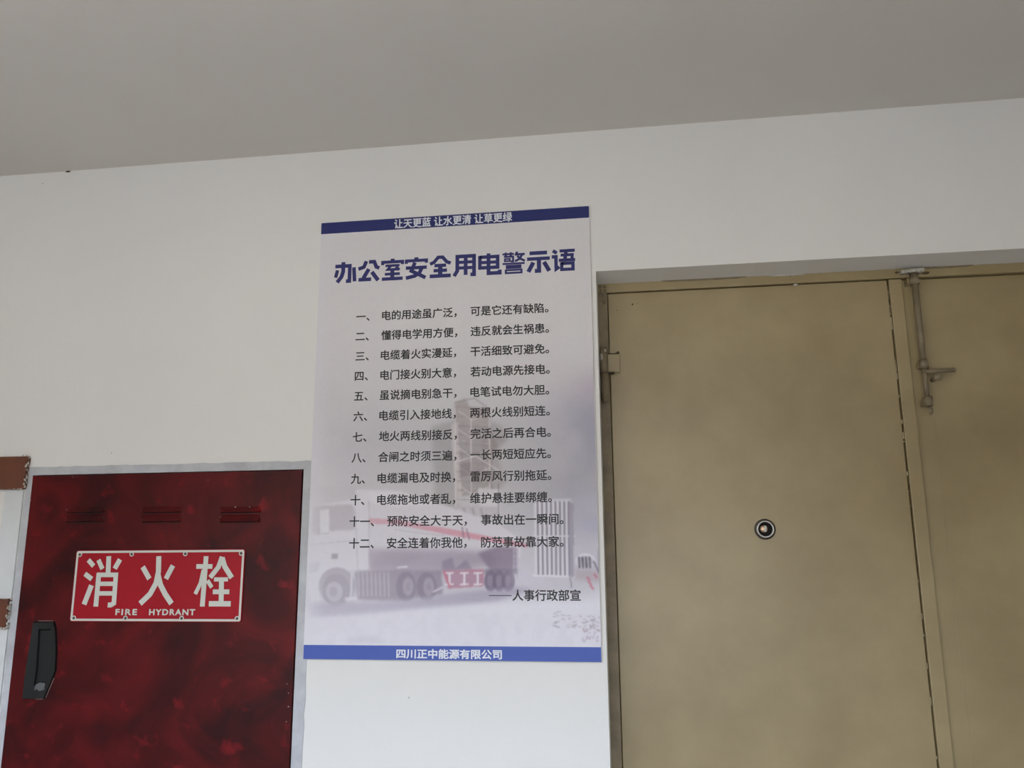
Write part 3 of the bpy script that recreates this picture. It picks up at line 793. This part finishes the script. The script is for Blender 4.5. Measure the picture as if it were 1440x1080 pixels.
# pale left margin of the print
over(1 - sm(440, 470, U + (V - 600) * .03), (224, 222, 228), .55)
haze = (0.36 - 0.36 * sm(470, 720, U)) * sm(560, 700, V) + .08
IMG = IMG * (1 - haze[..., None]) + np.array([224, 220, 228.]) * haze[..., None] - 3 * sm(600, 760, V)[..., None] * (1 - sm(840, 870, V))[..., None]
IMG = np.stack([blur(IMG[..., k], .7) for k in range(3)], -1)
IMG = np.clip(IMG + (noise(3, 21) * .8)[..., None], 0, 255)
c = IMG / 255.; LINC = np.where(c <= .04045, c / 12.92, ((c + .055) / 1.055) ** 2.4)
me = bpy.data.meshes.new('picture')
nv = NX * NZ; co_ = np.empty((nv, 3), np.float32); co_[:, 0] = GXX.ravel(); co_[:, 1] = YP - .0003; co_[:, 2] = GZZ.ravel()
idx = np.arange(nv).reshape(NZ, NX)
q = np.stack([idx[:-1, :-1], idx[:-1, 1:], idx[1:, 1:], idx[1:, :-1]], -1).reshape(-1, 4)
me.vertices.add(nv); me.vertices.foreach_set('co', co_.ravel())
me.loops.add(q.size); me.loops.foreach_set('vertex_index', q.ravel().astype(np.int32))
me.polygons.add(len(q)); me.polygons.foreach_set('loop_start', np.arange(0, q.size, 4, dtype=np.int32))
me.update(calc_edges=True)
ca = me.color_attributes.new('print', 'FLOAT_COLOR', 'POINT')
ca.data.foreach_set('color', np.concatenate([LINC.reshape(-1, 3), np.ones((nv, 1))], 1).astype(np.float32).ravel())
me.materials.append(M_print)
o = bpy.data.objects.new('picture', me); COL.objects.link(o); o.parent = ps
o['label'] = 'faded print of a tanker truck, derrick tower and tube rack under grey sky'

# --- lettering ---
YT = YP - .0005
def fitpx(name, body, xl, xr, yl_top, yl_bot, material, bold, spacing=1.0):
    x0, z1 = PW(xl, yl_top); _, z0 = PW(xl, yl_bot); x1 = x0 + (PW(xr, (yl_top + yl_bot) / 2)[0] - PW(xl, (yl_top + yl_bot) / 2)[0])
    return text_fit(name, body, x0, x1, z0, z1, YT, material, ps, bold, spacing)
fitpx('header_lettering', '让天更蓝 让水更清 让草更绿', 554.5, 720.5, 308.6, 321.8, M_whiteink, .022)
fitpx('footer_lettering', '四川正中能源有限公司', 557.5, 706, 912.2, 926.0, M_whiteink, .030)
T = {
'办': [([(3, 22), (70, 22), (70, 93), (54, 93)], 13), ([(40, 3), (40, 48), (33, 72), (14, 97)], 14), ([(14, 40), (6, 74)], 12), ([(89, 30), (94, 96)], 13)],
'公': [([(38, 5), (27, 32), (2, 40)], 13), ([(50, 9), (74, 9), (84, 34), (98, 40)], 13), ([(50, 42), (26, 84)], 14), ([(4, 90), (62, 90)], 13), ([(64, 56), (94, 97)], 14)],
'室': [([(50, 0), (50, 12)], 14), ([(5, 28), (5, 15), (95, 15), (95, 28)], 11), ([(18, 32), (82, 32)], 9), ([(42, 34), (28, 50), (78, 50)], 10), ([(66, 38), (82, 54)], 10), ([(50, 52), (50, 92)], 14), ([(16, 71), (84, 71)], 10), ([(3, 93), (97, 93)], 12)],
'安': [([(50, 0), (50, 12)], 14), ([(5, 28), (5, 15), (95, 15), (95, 28)], 11), ([(3, 48), (97, 48)], 12), ([(44, 24), (28, 62), (58, 78), (92, 96)], 13), ([(76, 48), (64, 74), (44, 86), (4, 94)], 13)],
'全': [([(4, 36), (22, 28), (40, 6), (60, 6), (78, 28), (96, 36)], 12), ([(24, 44), (76, 44)], 12), ([(20, 67), (80, 67)], 12), ([(3, 92), (97, 92)], 13), ([(50, 44), (50, 92)], 15)],
'用': [([(4, 97), (18, 74), (18, 8), (92, 8), (92, 93), (76, 93)], 13), ([(18, 35), (92, 35)], 11), ([(18, 61), (92, 61)], 11), ([(55, 8), (55, 94)], 13)],
'电': [([(10, 17), (88, 17), (88, 66), (10, 66), (10, 11)], 12), ([(10, 42), (88, 42)], 11), ([(48, 1), (48, 92), (97, 92), (97, 78)], 13)],
'警': [([(2, 10), (52, 10)], 7), ([(16, 2), (16, 18)], 8), ([(38, 2), (38, 18)], 8), ([(8, 22), (48, 22), (48, 44), (38, 44)], 7), ([(12, 32), (34, 32), (34, 42), (12, 42), (12, 29)], 6), ([(66, 1), (58, 18)], 8), ([(60, 13), (99, 13)], 8), ([(88, 14), (76, 34), (56, 44)], 8), ([(66, 20), (80, 34), (99, 44)], 8), ([(2, 54), (98, 54)], 7), ([(16, 64), (84, 64)], 7), ([(16, 73), (84, 73)], 7), ([(16, 83), (84, 83), (84, 96), (16, 96), (16, 80)], 7)],
'示': [([(12, 12), (88, 12)], 13), ([(1, 38), (99, 38)], 12), ([(52, 38), (52, 93), (34, 93)], 14), ([(28, 54), (6, 96)], 14), ([(74, 54), (96, 96)], 14)],
'语': [([(5, 6), (22, 18)], 12), ([(0, 34), (18, 34), (18, 90), (32, 80)], 12), ([(34, 9), (99, 9)], 11), ([(62, 9), (56, 50)], 12), ([(38, 28), (88, 28), (86, 50)], 10), ([(30, 51), (100, 51)], 11), ([(42, 66), (90, 66), (90, 93), (42, 93), (42, 60)], 11)]}
hx0, hz1_ = PW(471, 368.5); hx1, _ = PW(808.5, 350); _, hz0_ = PW(470.5, 398.5)
adv = (hx1 - hx0) / 9.93
for i, ch in enumerate('办公室安全用电警示语'):
    bm = bmesh.new()
    for j, (P, wd) in enumerate(T[ch]):
        cw = adv * .93; chh = hz1_ - hz0_
        stroke(bm, [(hx0 + i * adv + p[0] / 100 * cw, hz1_ - p[1] / 100 * chh) for p in P], wd * (1.28 if ch == '警' else 1.3) / 100 * (cw + chh) / 2, YT - j * .00001)
    link('heading_character', bm, M_title, ps)
EM = .0265 / EMW
LN = [
 (501, 446.2, '一、', 537.3, 444.2, '电的用途虽广泛，', 661.8, 438, '可是它还有缺陷。'),
 (500, 474.4, '二、', 536.2, 471.8, '懂得电学用方便，', 661.8, 466, '违反就会生祸患。'),
 (500, 502.4, '三、', 535.6, 499.8, '电缆着火实漫延，', 661.5, 494.2, '干活细致可避免。'),
 (499, 530, '四、', 535, 527.6, '电门接火别大意，', 661.5, 523, '若动电源先接电。'),
 (498, 558.2, '五、', 534, 556, '虽说摘电别急干，', 661.5, 551.5, '电笔试电勿大胆。'),
 (497, 587, '六、', 533.5, 584.6, '电缆引入接地线，', 661, 580.4, '两根火线别短连。'),
 (496, 616, '七、', 533, 613.6, '地火两线别接反，', 661.5, 610, '完活之后再合电。'),
 (494.5, 644.5, '八、', 532, 643, '合闸之时须三遍，', 661, 640, '一长两短短应先。'),
 (493.5, 674, '九、', 531, 673, '电缆漏电及时换，', 661.5, 670.3, '雷厉风行别拖延。'),
 (493, 704, '十、', 530.5, 703, '电缆拖地或者乱，', 661, 701.3, '维护悬挂要绑缠。'),
 (491.5, 733.5, '十一、', 544.5, 733, '预防安全大于天，', 676.5, 732, '事故出在一瞬间。'),
 (491, 764.5, '十二、', 544, 764, '安全连着你我他，', 676.5, 763, '防范事故靠大家。')]
for L in LN:
    xs_ = [PW(L[k], L[k + 1]) for k in (0, 3, 6)]
    zc = sum(p[1] for p in xs_) / 3
    for (x, _), k in zip(xs_, (2, 5, 8)):
        text_em('text_line', L[k], x, zc, EM, YT, M_ink, ps, bold=.019)
x, zc = PW(720.5, 837.5)
text_em('signature_line', '人事行政部宣', x, zc, EM, YT, M_ink, ps, bold=.019)
xa = PW(687.5, 837.5)[0]
bm = bmesh.new(); stroke(bm, [(xa, zc), (x - .002, zc)], .0016, YT); link('signature_dash', bm, M_ink, ps)
